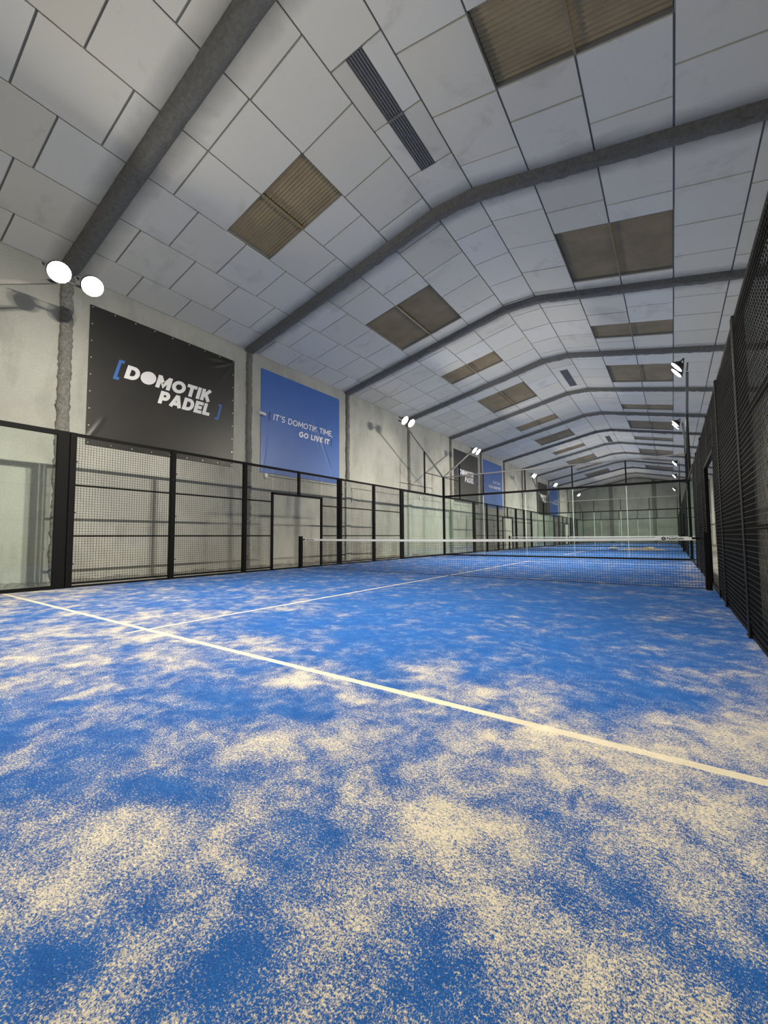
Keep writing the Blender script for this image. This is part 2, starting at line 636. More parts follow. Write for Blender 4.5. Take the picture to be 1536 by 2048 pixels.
# roof frames (foam covered) with their wall columns
for k, yk in enumerate(frames):
    rd = tuft(50 + k)
    mb = MB()
    prof = [(-.20, .0), (-.15, -.05), (-.105, -.10), (-.075, -.125), (.075, -.125), (.105, -.10), (.15, -.05), (.20, .0), (.2, .1), (-.2, .1)]
    N = 110
    n = len(prof)
    vs_, fs_ = [], []
    kinks = sorted(set([CX[0] + (CX[3] - CX[0]) * i / N for i in range(N + 1)] + CX[1:3]))
    for i, x in enumerate(kinks):
        # soften the kink of the roof line a little
        z = sum(roof(min(max(x + d, XL), XR)) for d in (-.22, -.1, 0, .1, .22)) / 5
        for (a, b) in prof:
            j = 0 if b >= 0 else .013
            vs_.append((x, yk + a + rd.gauss(0, j), z + b * 1.0 + rd.gauss(0, j * .7)))
    m_ = len(kinks)
    for i in range(m_ - 1):
        for q in range(n):
            fs_.append((i * n + q, (i + 1) * n + q, (i + 1) * n + (q + 1) % n, i * n + (q + 1) % n))
    mb.add(vs_, fs_)
    struct(mb.build('trim_%d' % (k + 1), M['foam'], smooth=True))
    # columns
    for sgn, xw in ((1, XL), (-1, XR)):
        cb = MB()
        low = k >= 3
        zs = np.arange(0 if not low else 3.3, 7.06, .07)
        vs_, fs_ = [], []
        hw = .125 if k <= 1 else .10
        jt = .012 if k <= 1 else .010
        pf = [(-hw, 0), (-hw * .95, .05), (-hw * .55, .085), (hw * .55, .085), (hw * .95, .05), (hw, 0)]
        drift = 0.0
        for z in zs:
            drift = drift * .8 + rd.gauss(0, jt * .5)
            for (a, b) in pf:
                vs_.append((xw + sgn * (b + (rd.gauss(0, jt * .6) if b > 0 else -.01)), yk + a + drift + rd.gauss(0, jt), z - .05))
        for i in range(len(zs) - 1):
            for q in range(5):
                f_ = (i * 6 + q, (i + 1) * 6 + q, (i + 1) * 6 + q + 1, i * 6 + q + 1)
                fs_.append(f_ if sgn > 0 else tuple(reversed(f_)))
        cb.add(vs_, fs_)
        struct(cb.build('trim_%d' % (20 + 2 * k + (sgn < 0)), M['foam_light'] if k <= 1 else M['foam'], smooth=True))
        if low:
            lb = MB().bevbox(min(xw, xw + sgn * .09), max(xw, xw + sgn * .09), yk - .15, yk + .15, -.04, 3.3, .012)
            struct(lb.build('trim_%d' % (60 + 2 * k + (sgn < 0)), M['column_low']))
# far gable columns
for i, x in enumerate((2.87, 7.73)):
    struct(MB().bevbox(x - .2, x + .2, YF - .12, YF, -.04, roof(x) - .02, .02).build('trim_%d' % (95 + i), M['foam']))

# roof vents
for i, (y0, y1) in enumerate(VENTS):
    z = 8.52
    e = empty('ceiling_vent', (5.70, (y0 + y1) / 2, z),
              ['long slotted ridge vent in the nearest ceiling bay', 'slotted ridge vent halfway down the ceiling', 'small far slotted ridge vent above the distant court'][i],
              'vent', 'slotted vents along the ridge')
    cyc = (y0 + y1) / 2

    def lx(b_):
        return b_
    MB().box(-.16, .16, y0 - cyc, y1 - cyc, .09, .11).build('backing', M['vent_dark'], e)
    fb = MB()
    fb.box(-.165, -.15, y0 - cyc, y1 - cyc, -.005, .09).box(.15, .165, y0 - cyc, y1 - cyc, -.005, .09)
    fb.box(-.165, .165, y0 - cyc - .015, y0 - cyc, -.005, .09).box(-.165, .165, y1 - cyc, y1 - cyc + .015, -.005, .09)
    fb.box(-.165, .165, -.02, .02, -.012, .012)
    fb.build('frame', M['slat'], e)
    for j in range(6):
        x = -.125 + .05 * j
        MB().bar((x, y0 - cyc + .01, .03), (x, y1 - cyc - .01, .03), .020, .06, up=(.12, 0, 1)).build('slat', M['slat'], e)

# ------------------------------------------------------------------ turf carpets
SANDPTS = {
    1200: {0: .5, 192: .35, 384: .25, 576: .3, 768: .12, 960: .08, 1152: .08, 1344: .15},
    1250: {0: .35, 192: .5, 330: .5, 384: .45, 480: .12, 576: .05, 768: .05, 960: .06, 1152: .08, 1344: .1, 1480: .3},
    1300: {0: .45, 192: .5, 300: .5, 450: .55, 576: .4, 660: .1, 768: .04, 960: .1, 1152: .1, 1344: .12, 1500: .35},
    1350: {0: .5, 100: .65, 250: .3, 400: .35, 500: .4, 600: .58, 700: .2, 768: .15, 900: .35, 1000: .2, 1152: .2, 1344: .12, 1500: .4},
    1380: {768: .2, 880: .68, 960: .65, 1050: .2, 1152: .2, 1344: .08},
    1400: {0: .3, 192: .12, 384: .1, 576: .25, 700: .4, 768: .35, 930: .6, 1100: .4, 1250: .2, 1344: .12, 1500: .65},
    1450: {0: .25, 192: .1, 384: .3, 576: .25, 700: .45, 768: .5, 900: .45, 1100: .62, 1250: .5, 1344: .35, 1500: .75},
    1500: {0: .12, 192: .05, 384: .15, 500: .5, 576: .6, 700: .65, 768: .55, 900: .3, 1000: .7, 1200: .85, 1344: .8, 1500: .65},
    1550: {0: .4, 100: .3, 192: .5, 384: .35, 500: .5, 700: .75, 768: .5, 900: .3, 1050: .85, 1200: .8, 1344: .65, 1500: .6},
    1600: {0: .5, 100: .65, 192: .6, 384: .45, 576: .4, 700: .3, 850: .7, 960: .85, 1100: .7, 1200: .45, 1300: .6, 1400: .8, 1536: .75},
    1650: {0: .4, 192: .5, 384: .5, 576: .45, 700: .25, 768: .4, 900: .8, 1050: .8, 1150: .6, 1250: .35, 1344: .6, 1500: .6},
    1700: {0: .4, 192: .25, 384: .7, 500: .5, 650: .25, 768: .5, 900: .65, 1000: .75, 1150: .3, 1250: .2, 1400: .5, 1536: .4},
    1760: {0: .45, 192: .4, 384: .6, 500: .35, 660: .08, 768: .6, 900: .5, 1000: .6, 1200: .2, 1300: .45, 1500: .35},
    1800: {0: .5, 150: .5, 280: .3, 384: .55, 500: .25, 640: .4, 768: .65, 900: .55, 1000: .35, 1200: .25, 1344: .55, 1500: .25},
    1850: {0: .45, 192: .35, 384: .3, 500: .25, 620: .5, 768: .5, 950: .5, 1100: .25, 1300: .78, 1400: .55, 1536: .25},
    1900: {0: .35, 192: .4, 330: .15, 500: .3, 650: .5, 850: .3, 1000: .4, 1150: .4, 1300: .75, 1450: .5, 1536: .3},
    2000: {0: .4, 150: .5, 250: .6, 384: .2, 576: .5, 768: .4, 960: .4, 1150: .5, 1344: .6, 1500: .5},
}


def floor_pt(px, py):
    d = _f + _r2 * ((px - 768) / F_PX) - _u2 * ((py - 1024) / F_PX)
    t = -CAM.z / d.z
    return CAM + d * t


CP = []
for py, row in SANDPTS.items():
    for px, v in row.items():
        q = floor_pt(px, py)
        dist = math.hypot(q.x - CAM.x, q.y - CAM.y)
        if dist < 5:
            v = .07 + .84 * v
        CP.append((q.x, q.y, v, .05 + .055 * dist))
CP = np.array(CP)

LBL = ['blue artificial turf with pale sand patches, nearest court', 'blue artificial turf of the second court, beyond the first glass wall',
       'blue artificial turf of the third, farthest court']
for ci, y0 in enumerate(COURTS):
    y1 = y0 + 20.0
    ya = y0 if ci else -.25
    if ci == 0:
        xs = np.linspace(XA - .06, XB + .06, 180)
        ys = np.concatenate([np.linspace(ya, 6, 170)[:-1], np.linspace(6, y1, 110)])
    else:
        xs = np.linspace(XA - .06, XB + .06, 30)
        ys = np.linspace(ya, y1, 50)
    X, Y = np.meshgrid(xs, ys)
    vs_ = np.stack([X.ravel(), Y.ravel(), np.zeros(X.size)], 1)
    nx, ny = len(xs), len(ys)
    idx = np.arange(nx * ny).reshape(ny, nx)
    fs_ = np.stack([idx[:-1, :-1].ravel(), idx[:-1, 1:].ravel(), idx[1:, 1:].ravel(), idx[1:, :-1].ravel()], 1)
    mbt = MB()
    mbt.v = [tuple(v) for v in vs_]
    mbt.f = [tuple(f) for f in fs_]
    mbt.mi = [0] * len(mbt.f)
    # skirt
    xa_, xb_ = xs[0], xs[-1]
    o = len(mbt.v)
    mbt.add([(xa_, ya, 0), (xb_, ya, 0), (xb_, y1, 0), (xa_, y1, 0), (xa_, ya, -.05), (xb_, ya, -.05), (xb_, y1, -.05), (xa_, y1, -.05)],
            [(0, 4, 5, 1), (1, 5, 6, 2), (2, 6, 7, 3), (3, 7, 4, 0), (4, 7, 6, 5)])
    ob = mbt.build('artificial_turf', M['turf'])
    tag(ob, LBL[ci], 'turf')
    V = np.array(mbt.v)
    if ci == 0:
        dx = V[:, 0][:, None] - CP[:, 0][None]
        dy = V[:, 1][:, None] - CP[:, 1][None]
        wgt = np.exp(-(dx * dx + dy * dy) / (2 * CP[:, 3][None] ** 2)) + 0
        bgw = 3e-3
        base = .16 + .25 * np.exp(-((V[:, 0] - XB) / .5) ** 2) + .12 * np.exp(-((V[:, 0] - XA) / 1.2) ** 2)
        base = base + np.where(V[:, 1] < 2.5, .25, 0)
        den = (wgt @ CP[:, 2] + bgw * base) / (wgt.sum(1) + bgw)
    else:
        den = np.full(len(V), .14) + .2 * np.exp(-((V[:, 0] - XA) / 1.0) ** 2) + .25 * np.exp(-((V[:, 1] - y0) / .8) ** 2)
    a = ob.data.attributes.new('sand', 'FLOAT', 'POINT')
    a.data.foreach_set('value', den.astype(np.float32))

# ------------------------------------------------------------------ fences and glass
SIDE = {-1: ('left', XA), 1: ('right', XB)}
ORD = ['nearest', 'second', 'third']
CELL, WIRE = .05, .0048
meshcache = {}


def wire_panel(y0, y1, z0, z1, wire=WIRE):
    """welded mesh in the x=0 plane"""
    mb_ = MB()
    h = wire / 2
    ny_ = int(round((y1 - y0) / CELL))
    nz_ = int(round((z1 - z0) / CELL))
    for i in range(1, ny_):
        y = y0 + (y1 - y0) * i / ny_
        mb_.box(-h, h, y - h, y + h, z0, z1)
    for i in range(1, nz_):
        z = z0 + (z1 - z0) * i / nz_
        mb_.box(-h + .0035, h + .0035, y0, y1, z - h, z + h)
    return mb_


def side_fence(ci, sd):
    nm, x = SIDE[sd]
    y0 = COURTS[ci]
    near = 'near' if ci == 0 else 'far'
    e = empty('mesh_fence', (x, y0 + 10, 0),
              'black welded-wire side fence with a door gap, %s side of the %s court' % (nm, ORD[ci]), 'fence',
              'black wire mesh side fences')
    e.scale = (-sd, 1, 1)          # local +x points into the court
    L = lambda y: y - 10
    post_y = [4, 6, 8, 12, 14, 16]
    for y in post_y:
        wd = .055
        zt = 3.03
        pb = MB().bevbox(-.075, .02, L(y) - wd, L(y) + wd, 0, zt, .006)
        if y == 12:
            pb.box(-.10, -.075, L(y) - .11, L(y) + .13, 0, zt)
        pb.box(-.11, .028, L(y) - .09, L(y) + .09, 0, .012)
        for z in (.45, 1.45, 2.45):                      # clamp bolts
            pb.box(.0, .027, L(y) + wd - .01, L(y) + wd + .02, z, z + .02)
        pb.build('post', M['black'], e)
    pb = MB().bevbox(-.05, .015, L(10) - .04, L(10) + .04, 2.25, 3.02, .004)
    pb.build('post', M['black'], e)
    # door frame
    db = MB()
    db.box(-.045, .015, L(8.95) - .03, L(8.95) + .03, 0, 2.27)
    db.box(-.045, .015, L(11.02) - .03, L(11.02) + .03, 0, 2.27)
    db.box(-.045, .015, L(8.95) - .03, L(11.02) + .03, 2.22, 2.28)
    db.build('door_frame', M['black'], e)
    rb = MB()
    rb.box(-.055, .0, L(4), L(16), 2.97, 3.03)
    rb.build('top_rail', M['black'], e)
    for z in (1.0, 2.0):
        for (a, b) in ((4, 8.95), (11.02, 16)):
            MB().box(-.05, -.01, L(a), L(b), z - .018, z + .018).build('rail', M['black'], e)
    bb = MB()
    for (a, b) in ((4, 16),):
        bb.box(-.06, .0, L(a), L(b), .0, .035)
    for (a, b) in ((4, 8.95), (11.02, 16)):
        bb.box(-.05, .0, L(a), L(b), .065, .10)
    bb.build('bottom_rail', M['black'], e)
    cells = [(4, 6, .1, 2.98), (6, 8, .1, 2.98), (8, 8.95, .1, 2.98), (8.95, 11.02, 2.28, 2.98), (11.02, 12, .1, 2.98), (12, 14, .1, 2.98), (14, 16, .1, 2.98)]
    for c in cells:
        key = (round(c[1] - c[0], 2), c[2])
        if key not in meshcache:
            o = wire_panel(-(c[1] - c[0]) / 2, (c[1] - c[0]) / 2, c[2], c[3]).build('wire_mesh', M['wire'], e)
            meshcache[key] = o
        else:
            o = meshcache[key].copy()
            COL.objects.link(o)
            o.parent = e
        o.location = (.006, L((c[0] + c[1]) / 2), 0)
    return e


def glass_pane_y(y0, y1, z0, z1, parent, ex=.006):
    """pane in the x=0 plane"""
    g = MB()
    g.box(-ex, ex, y0 + .004, y1 - .004, z0, z1)
    g.mi = [1, 1, 1, 0, 1, 0]
    return g.build('glass_pane', [M['glass'], M['glass_edge']], parent)


def side_glass(ci, sd, far):
    """4 m long glass section of the side wall at the near or far end"""
    nm, x = SIDE[sd]
    y0 = COURTS[ci] + (16 if far else 0)
    e = empty('glass_side_wall', (x, y0 + 2, 0),
              'clear glass side wall in a black frame, %s side, %s end of the %s court' % (nm, 'far' if far else 'near', ORD[ci]),
              'glass wall', 'glass sections of the side walls')
    e.scale = (-sd, 1, 1)
    a, b = (-1.93, 2.0) if far else (-2.0, 1.93)
    if far and ci < 2:
        b = 2.05
    for (p, q) in ((a + .02, 0), (0, b - .02)):
        glass_pane_y(p, q, .06, 2.94, e)
    fb = MB()
    fb.box(-.04, .02, a, b, 0, .065)
    fb.build('bottom_rail', M['black'], e)
    MB().box(-.045, .02, a, b, 2.94, 3.03).build('top_rail', M['black'], e)
    # flat jamb between the glass and the mesh
    jy = (-1.93, -1.84) if far else (1.74, 1.93)
    MB().bevbox(-.06, .022, jy[0], jy[1], 0, 3.03, .004).build('jamb', M['black'], e)
    return e


def back_glass(ci):
    """glass wall across the far end of court ci"""
    yb = COURTS[ci] + 20.05
    xa, xb = XA, XB
    e = empty('glass_back_wall', ((xa + xb) / 2, yb, 0),
              ['clear glass end wall with mesh on top, far end of the nearest court', 'glass end wall seen through the first one, far end of the second court',
               'farthest glass end wall, in front of the concrete gable'][ci], 'glass wall', 'glass end walls across the hall')
    W = (xb - xa) / 2
    X0 = -(xa + xb) / 2
    xs_ = [-W + .04] + [v + X0 for v in (2.05, 4.05, 6.05, 8.05)] + [W - .04]
    for p, q in zip(xs_, xs_[1:]):
        g = MB().box(p + .004, q - .004, -.006, .006, .06, 2.95)
        g.mi = [1, 1, 0, 1, 0, 1]
        g.build('glass_pane', [M['glass'], M['glass_edge']], e)
    MB().box(-W, W, -.045, .045, -.044, .065).build('bottom_rail', M['black'], e)
    MB().box(-W, W, -.035, .035, 2.95, 3.04).build('middle_rail', M['black'], e)
    MB().box(-W, W, -.03, .03, 3.97, 4.02).build('top_rail', M['highlit_tube'], e)
    for s in (-1, 1):
        MB().bevbox(s * W - .05, s * W + .05, -.05, .05, -.044, 4.0, .008).build('corner_post', M['black'], e)
    for v in xs_[1:-1]:
        MB().box(v - .025, v + .025, -.02, .02, 3.04, 3.97).build('post', M['black'], e)
    for p, q in zip(xs_, xs_[1:]):
        wp = MB()
        h = .0011 if ci == 0 else .0018
        n1 = int(round((q - p) / .05))
        for i in range(1, n1):
            x = p + (q - p) * i / n1
            wp.box(x - h, x + h, -h, h, 3.04, 3.97)
        for i in range(1, 18):
            z = 3.04 + .93 * i / 18
            wp.box(p, q, -h, h, z - h, z + h)
        wp.build('wire_mesh', M['wire'], e)
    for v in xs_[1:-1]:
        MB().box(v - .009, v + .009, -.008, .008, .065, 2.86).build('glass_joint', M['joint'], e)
    for v in xs_[1:-1]:                                    # joint clamps
        MB().box(v - .03, v + .03, -.014, .014, 2.86, 2.95).build('clamp', M['grey_metal'], e)
    return e


for ci in range(3):
    for sd in (-1, 1):
        side_fence(ci, sd)
        side_glass(ci, sd, False)
        side_glass(ci, sd, True)
    back_glass(ci)
# corner posts at the near end of the first court (behind the camera line)
for sd in (-1, 1):
    nm, x = SIDE[sd]
    o = MB().bevbox(-.05, .05, -.05, .05, 0, 4.0, .008).build('corner_post', M['black'])
    o.location = (x, -.02, 0)
    tag(o, 'black corner post at the near end, %s of the viewer' % nm, 'post')


# ------------------------------------------------------------------ floodlight arms
def floodlight(parent, loc, yaw_in, down):
    """round LED floodlight; local frame built directly in the parent's frame"""
    d = Vector((math.cos(down) * math.cos(yaw_in), math.cos(down) * math.sin(yaw_in), -math.sin(down)))
    c = Vector(loc)
    q = d.to_track_quat('-Z', 'Y')
    hb = MB()
    # housing: stacked rings (front rim, body, heat-sink fins)
    prof = [(.000, .148), (.035, .158), (.05, .15), (.055, .12), (.11, .11), (.115, .07), (.16, .065), (.165, .0)]
    n = 24
    vs_, fs_ = [], []
    prof = [(.012, .182)] + [(h_, r_ * 1.28) for h_, r_ in prof]
    for (h, r) in prof:
        for k in range(n):
            a = 2 * math.pi * k / n
            vs_.append((r * math.cos(a), r * math.sin(a), h))
    for i in range(len(prof) - 1):
        for k in range(n):
            fs_.append((i * n + k, i * n + (k + 1) % n, (i + 1) * n + (k + 1) % n, (i + 1) * n + k))
    hb.add(vs_, fs_)
    for k in range(8):
        a = math.pi * k / 8
        ca, sa = math.cos(a) * .10, math.sin(a) * .10
        hb.bar((-ca, -sa, .135), (ca, sa, .135), .006, .05)
    o = hb.build('floodlight', M['lamp_body'], parent, smooth=False)
    o.location = c
    o.rotation_mode = 'QUATERNION'
    o.rotation_quaternion = q
    lb = MB()
    vs_ = [(.182 * math.cos(2 * math.pi * k / n), .182 * math.sin(2 * math.pi * k / n), .012) for k in range(n)] + [(0, 0, .004)]
    lb.add(vs_, [(k, n, (k + 1) % n) for k in range(n)])
    l_ = lb.build('lens', M['lens'], o)
    bk = MB()
    bk.bar((-.215, 0, .07), (-.215, 0, .24), .04, .006).bar((.215, 0, .07), (.215, 0, .24), .04, .006)
    bk.bar((-.215, 0, .24), (.215, 0, .24), .006, .04)
    bk.build('bracket', M['lamp_body'], o)
    return o


def light_arm(yc, sgn, sd, label):
    """arm from the corner at yc, rising away from the corner in direction sgn along y"""
    nm, x = SIDE[sd]
    e = empty('floodlight_arm', (x, yc, 0), label, 'floodlight', 'floodlight arms on the court corners')
    e.scale = (-sd, sgn, 1)     # local +x into court, +y along the arm
    sl = .53
    end = 3.62
    MB().bar((0, .075, 4.02), (0, end, 4.0 + sl * end), .07, .07).build('arm', M['highlit_tube'], e)
    MB().box(-.03, .03, 1.95, 2.01, 3.03, 4.0 + sl * 1.98).build('strut', M['black'], e)
    MB().bar((0, .06, 4.0), (0, 1.95, 4.0), .03, .03).build('brace', M['black'], e)
    MB().bar((0, end - .05, 4.0 + sl * end + .08), (0, end + .62, 4.0 + sl * end + .09), .04, .04).build('crossbar', M['highlit_tube'], e)
    if sd == 1 and sgn == -1 and yc < 30:
        wp = MB()
        for i in range(1, 40):
            y = i * .05
            wp.box(-.0025, .0025, y - .0025, y + .0025, 3.04, 3.98 + sl * y)
        for i in range(0, 40):
            z = 3.07 + .05 * i
            ys_ = max(.06, (z - 3.98) / sl)
            if ys_ < 1.93:
                wp.box(-.0015, .0035, ys_, 1.95, z - .0025, z + .0025)
        wp.build('wire_mesh', M['wire'], e)
    lamps = []
    for y in (3.58, 4.13):
        z = 5.98
        lp = floodlight(e, (.27, y, z), 0.0, math.radians(40))
        lamps.append(lp)
    return e, lamps


def add_spot(lamp, sd, sgn):
    ld = bpy.data.lights.new('flood_beam', 'SPOT')
    ld.energy = SPOT_W
    ld.color = LAMP_COL
    ld.spot_size = math.radians(110)
    ld.spot_blend = 1.0
    ld.shadow_soft_size = .10
    lo = bpy.data.objects.new('flood_beam', ld)
    COL.objects.link(lo)
    lo.parent = lamp
    lo.location = (0, 0, -.03)
    td = bpy.data.lights.new('flood_throw', 'SPOT')   # asymmetric reflector: brightest a little below the horizontal
    td.energy = THROW_W
    td.color = LAMP_COL
    td.spot_size = math.radians(44)
    td.spot_blend = .8
    td.shadow_soft_size = .10
    to = bpy.data.objects.new('flood_throw', td)
    COL.objects.link(to)
    to.parent = lamp
    to.location = (0, 0, -.03)
    to.rotation_mode = 'QUATERNION'
    want = Vector((math.cos(math.radians(17)), 0, -math.sin(math.radians(17)))).to_track_quat('-Z', 'Y')
    to.rotation_quaternion = lamp.rotation_quaternion.inverted() @ want
    return lo


ARMLBL = {
    (0, 0, -1): 'pair of glaring floodlights on the arm nearest the viewer, by the left wall',
    (0, 1, -1): 'left floodlight arm leaning toward the viewer from the first far corner',
    (1, 0, -1): 'left floodlight arm leaning away from the first far corner, before the dark banner',
    (1, 1, -1): 'left floodlight arm over the far end of the second court',
    (2, 0, -1): 'left floodlight arm over the near end of the third court',
    (2, 1, -1): 'farthest left floodlight arm, over the end of the third court',
    (0, 0, 1): 'floodlight arm over the near right corner beside the viewer',
    (0, 1, 1): 'largest right floodlight arm, topmost of the lamps at the right fence',
    (1, 0, 1): 'second lamp down in the right-hand column of floodlights',
    (1, 1, 1): 'third lamp down in the right-hand column of floodlights',
    (2, 0, 1): 'fourth lamp down in the right-hand column of floodlights',
    (2, 1, 1): 'lowest and farthest lamp in the right-hand column of floodlights',
}
for (ci, fe, sd), lb in ARMLBL.items():
    yc = COURTS[ci] + (20.05 if fe else (0.0 if ci == 0 else -.05))
    e, lamps = light_arm(yc, -1 if fe else 1, sd, lb)
    for lp in lamps:
        add_spot(lp, sd, 1)

# ------------------------------------------------------------------ lettering (stroke built capitals)
def arc(cx, cy_, rx, ry, a0, a1, n=14):
    return [(cx + rx * math.cos(math.radians(a0 + (a1 - a0) * i / n)), cy_ + ry * math.sin(math.radians(a0 + (a1 - a0) * i / n))) for i in range(n + 1)]


def ring(cx, cy_, rx, ry, n=28):
    return arc(cx, cy_, rx, ry, 0, 360, n)


# each glyph: (advance width, list of polylines) in a cap height of 1, stroke centre lines for weight t
def glyph(ch, t):
    h = t / 2
    T, B = 1 - h, h
    if ch == 'D':
        return .84, [[(h, B), (h, T)], [(0, T), (.40, T)] + arc(.40, .5, .44 - h, .5 - h, 90, -90) + [(0, B)]]
    if ch == 'O':
        return .98, [ring(.49, .5, .49 - h, .5 - h)]
    if ch == '0':
        return .98, ['disc']
    if ch == 'M':
        return .98, [[(h, 0), (h, 1)], [(.98 - h, 0), (.98 - h, 1)], [(h * .9, 1 - h * .3), (.49, .30), (.98 - h * .9, 1 - h * .3)]]
    if ch == 'T':
        return .74, [[(0, T), (.74, T)], [(.37, 0), (.37, T)]]
    if ch == 'I':
        return t, [[(h, 0), (h, 1)]]
    if ch == 'K':
        return .76, [[(h, 0), (h, 1)], [(.72 - h * .6, 1), (h * 1.5, .40)], [(.33, .58), (.76 - h * .6, 0)]]
    if ch == 'P':
        return .72, [[(h, 0), (h, 1)], [(0, T), (.40, T)] + arc(.40, .645, .32 - h, .355 - h, 90, -90) + [(0, .29 + h)]]
    if ch == 'A':
        return .90, [[(h * .9, 0), (.45, 1 - h * .2)], [(.90 - h * .9, 0), (.45, 1 - h * .2)], [(.2, .27), (.7, .27)]]
    if ch == 'E':
        return .64, [[(h, 0), (h, 1)], [(0, T), (.64, T)], [(0, B), (.64, B)], [(0, .5), (.57, .5)]]
    if ch == 'L':
        return .60, [[(h, 0), (h, 1)], [(0, B), (.60, B)]]
    if ch == 'G':
        return .90, [arc(.49, .5, .49 - h, .5 - h, 42, 318) + [(.88 - h * .6, .28)], [(.88 - h, .16), (.88 - h, .5)], [(.55, .48), (.88, .48)]]
    if ch == 'S':
        return .66, [arc(.34, .73, .30 - h * .4, .27 - h, 30, 180, 10) + arc(.34, .73, .30 - h * .4, .23, 180, 270, 6)[1:] + arc(.33, .27, .31 - h * .4, .23, 90, 0, 6)[1:] + arc(.33, .27, .31 - h * .4, .27 - h, 0, -150, 10)[1:]]
    if ch == 'V':
        return .86, [[(h * .8, 1), (.43, .02)], [(.86 - h * .8, 1), (.43, .02)]]
    if ch == 'Y':
        return .80, [[(h * .8, 1), (.40, .40)], [(.80 - h * .8, 1), (.40, .40)], [(.40, 0), (.40, .46)]]
    if ch == ',':
        return .2, [[(.14, .12), (.05, -.16)]]
    if ch == "'":
        return .24, [[(.05, .82), (.22, 1.02)]]
    if ch == '[':
        return .34, [[(h, -.15), (h, 1.15)], [(0, 1.15 - h * .6), (.34, 1.15 - h * .6)], [(0, -.15 + h * .6), (.34, -.15 + h * .6)]]
    if ch == ']':
        return .34, [[(.34 - h, -.15), (.34 - h, 1.15)], [(0, 1.15 - h * .6), (.34, 1.15 - h * .6)], [(0, -.15 + h * .6), (.34, -.15 + h * .6)]]
    return .36, []


def stroke(mb_, pts, t, tf):
    closed = len(pts) > 3 and math.dist(pts[0], pts[-1]) < 1e-6
    fine = [pts[0]]
    for a, b in zip(pts, pts[1:]):
        k = max(1, int(math.dist(a, b) / .14))
        fine += [(a[0] + (b[0] - a[0]) * i / k, a[1] + (b[1] - a[1]) * i / k) for i in range(1, k + 1)]
    pts = fine
    if closed:
        pts = pts[:-1]
    n = len(pts)
    L, R = [], []
    for i in range(n):
        a = pts[i - 1] if (i > 0 or closed) else pts[i]
        c = pts[(i + 1) % n] if (i < n - 1 or closed) else pts[i]
        b = pts[i]
        d1 = (b[0] - a[0], b[1] - a[1])
        d2 = (c[0] - b[0], c[1] - b[1])

        def nrm(d):
            l_ = math.hypot(*d)
            return (-d[1] / l_, d[0] / l_) if l_ > 1e-9 else None
        n1, n2 = nrm(d1), nrm(d2)
        if n1 is None:
            n1 = n2
        if n2 is None:
            n2 = n1
        m = (n1[0] + n2[0], n1[1] + n2[1])
        ml = math.hypot(*m)
        if ml < 1e-6:
            m, ml = n1, 1
        m = (m[0] / ml, m[1] / ml)
        k = 1 / max(.35, m[0] * n1[0] + m[1] * n1[1])
        L.append((b[0] + m[0] * t / 2 * k, b[1] + m[1] * t / 2 * k))
        R.append((b[0] - m[0] * t / 2 * k, b[1] - m[1] * t / 2 * k))
    vs_ = [tf(*p) for p in L] + [tf(*p) for p in R]
    rng = range(n if closed else n - 1)
    mb_.add(vs_, [(i, (i + 1) % n, n + (i + 1) % n, n + i) for i in rng])


def lettering(name, text, t, h, y_end, z, shear, m, parent, off, track=.10, y_start=None, width=None):
    """text on the banner plane (y to the right, z up), right aligned at y_end or stretched to width"""
    adv = []
    tot = 0
    for ch in text:
        w_, _ = glyph(ch, t)
        adv.append(tot)
        tot += w_ + track
    tot -= track
    sx = h if width is None else width / tot
    y0 = y_start if y_start is not None else y_end - tot * sx
    mb_ = MB()
    for ch, a in zip(text, adv):
        w_, st = glyph(ch, t)
        lay = [0]

        def tf(u, v, a=a):
            # local x is out of the wall; overlapping strokes lie a hair apart
            yy_, zz_ = y0 + (a + u) * sx + shear * v * h, z + v * h
            return (off(yy_, zz_) + lay[0] * .0006, yy_, zz_)
        for s_ in st:
            lay[0] += 1
            if s_ == 'disc':
                c = ring(.49, .5, .49, .5)[:-1]
                mb_.add([tf(*p) for p in c], [tuple(range(len(c)))])
            else:
                stroke(mb_, s_, t, tf)
    if mb_.v:
        return mb_.build(name, m, parent)


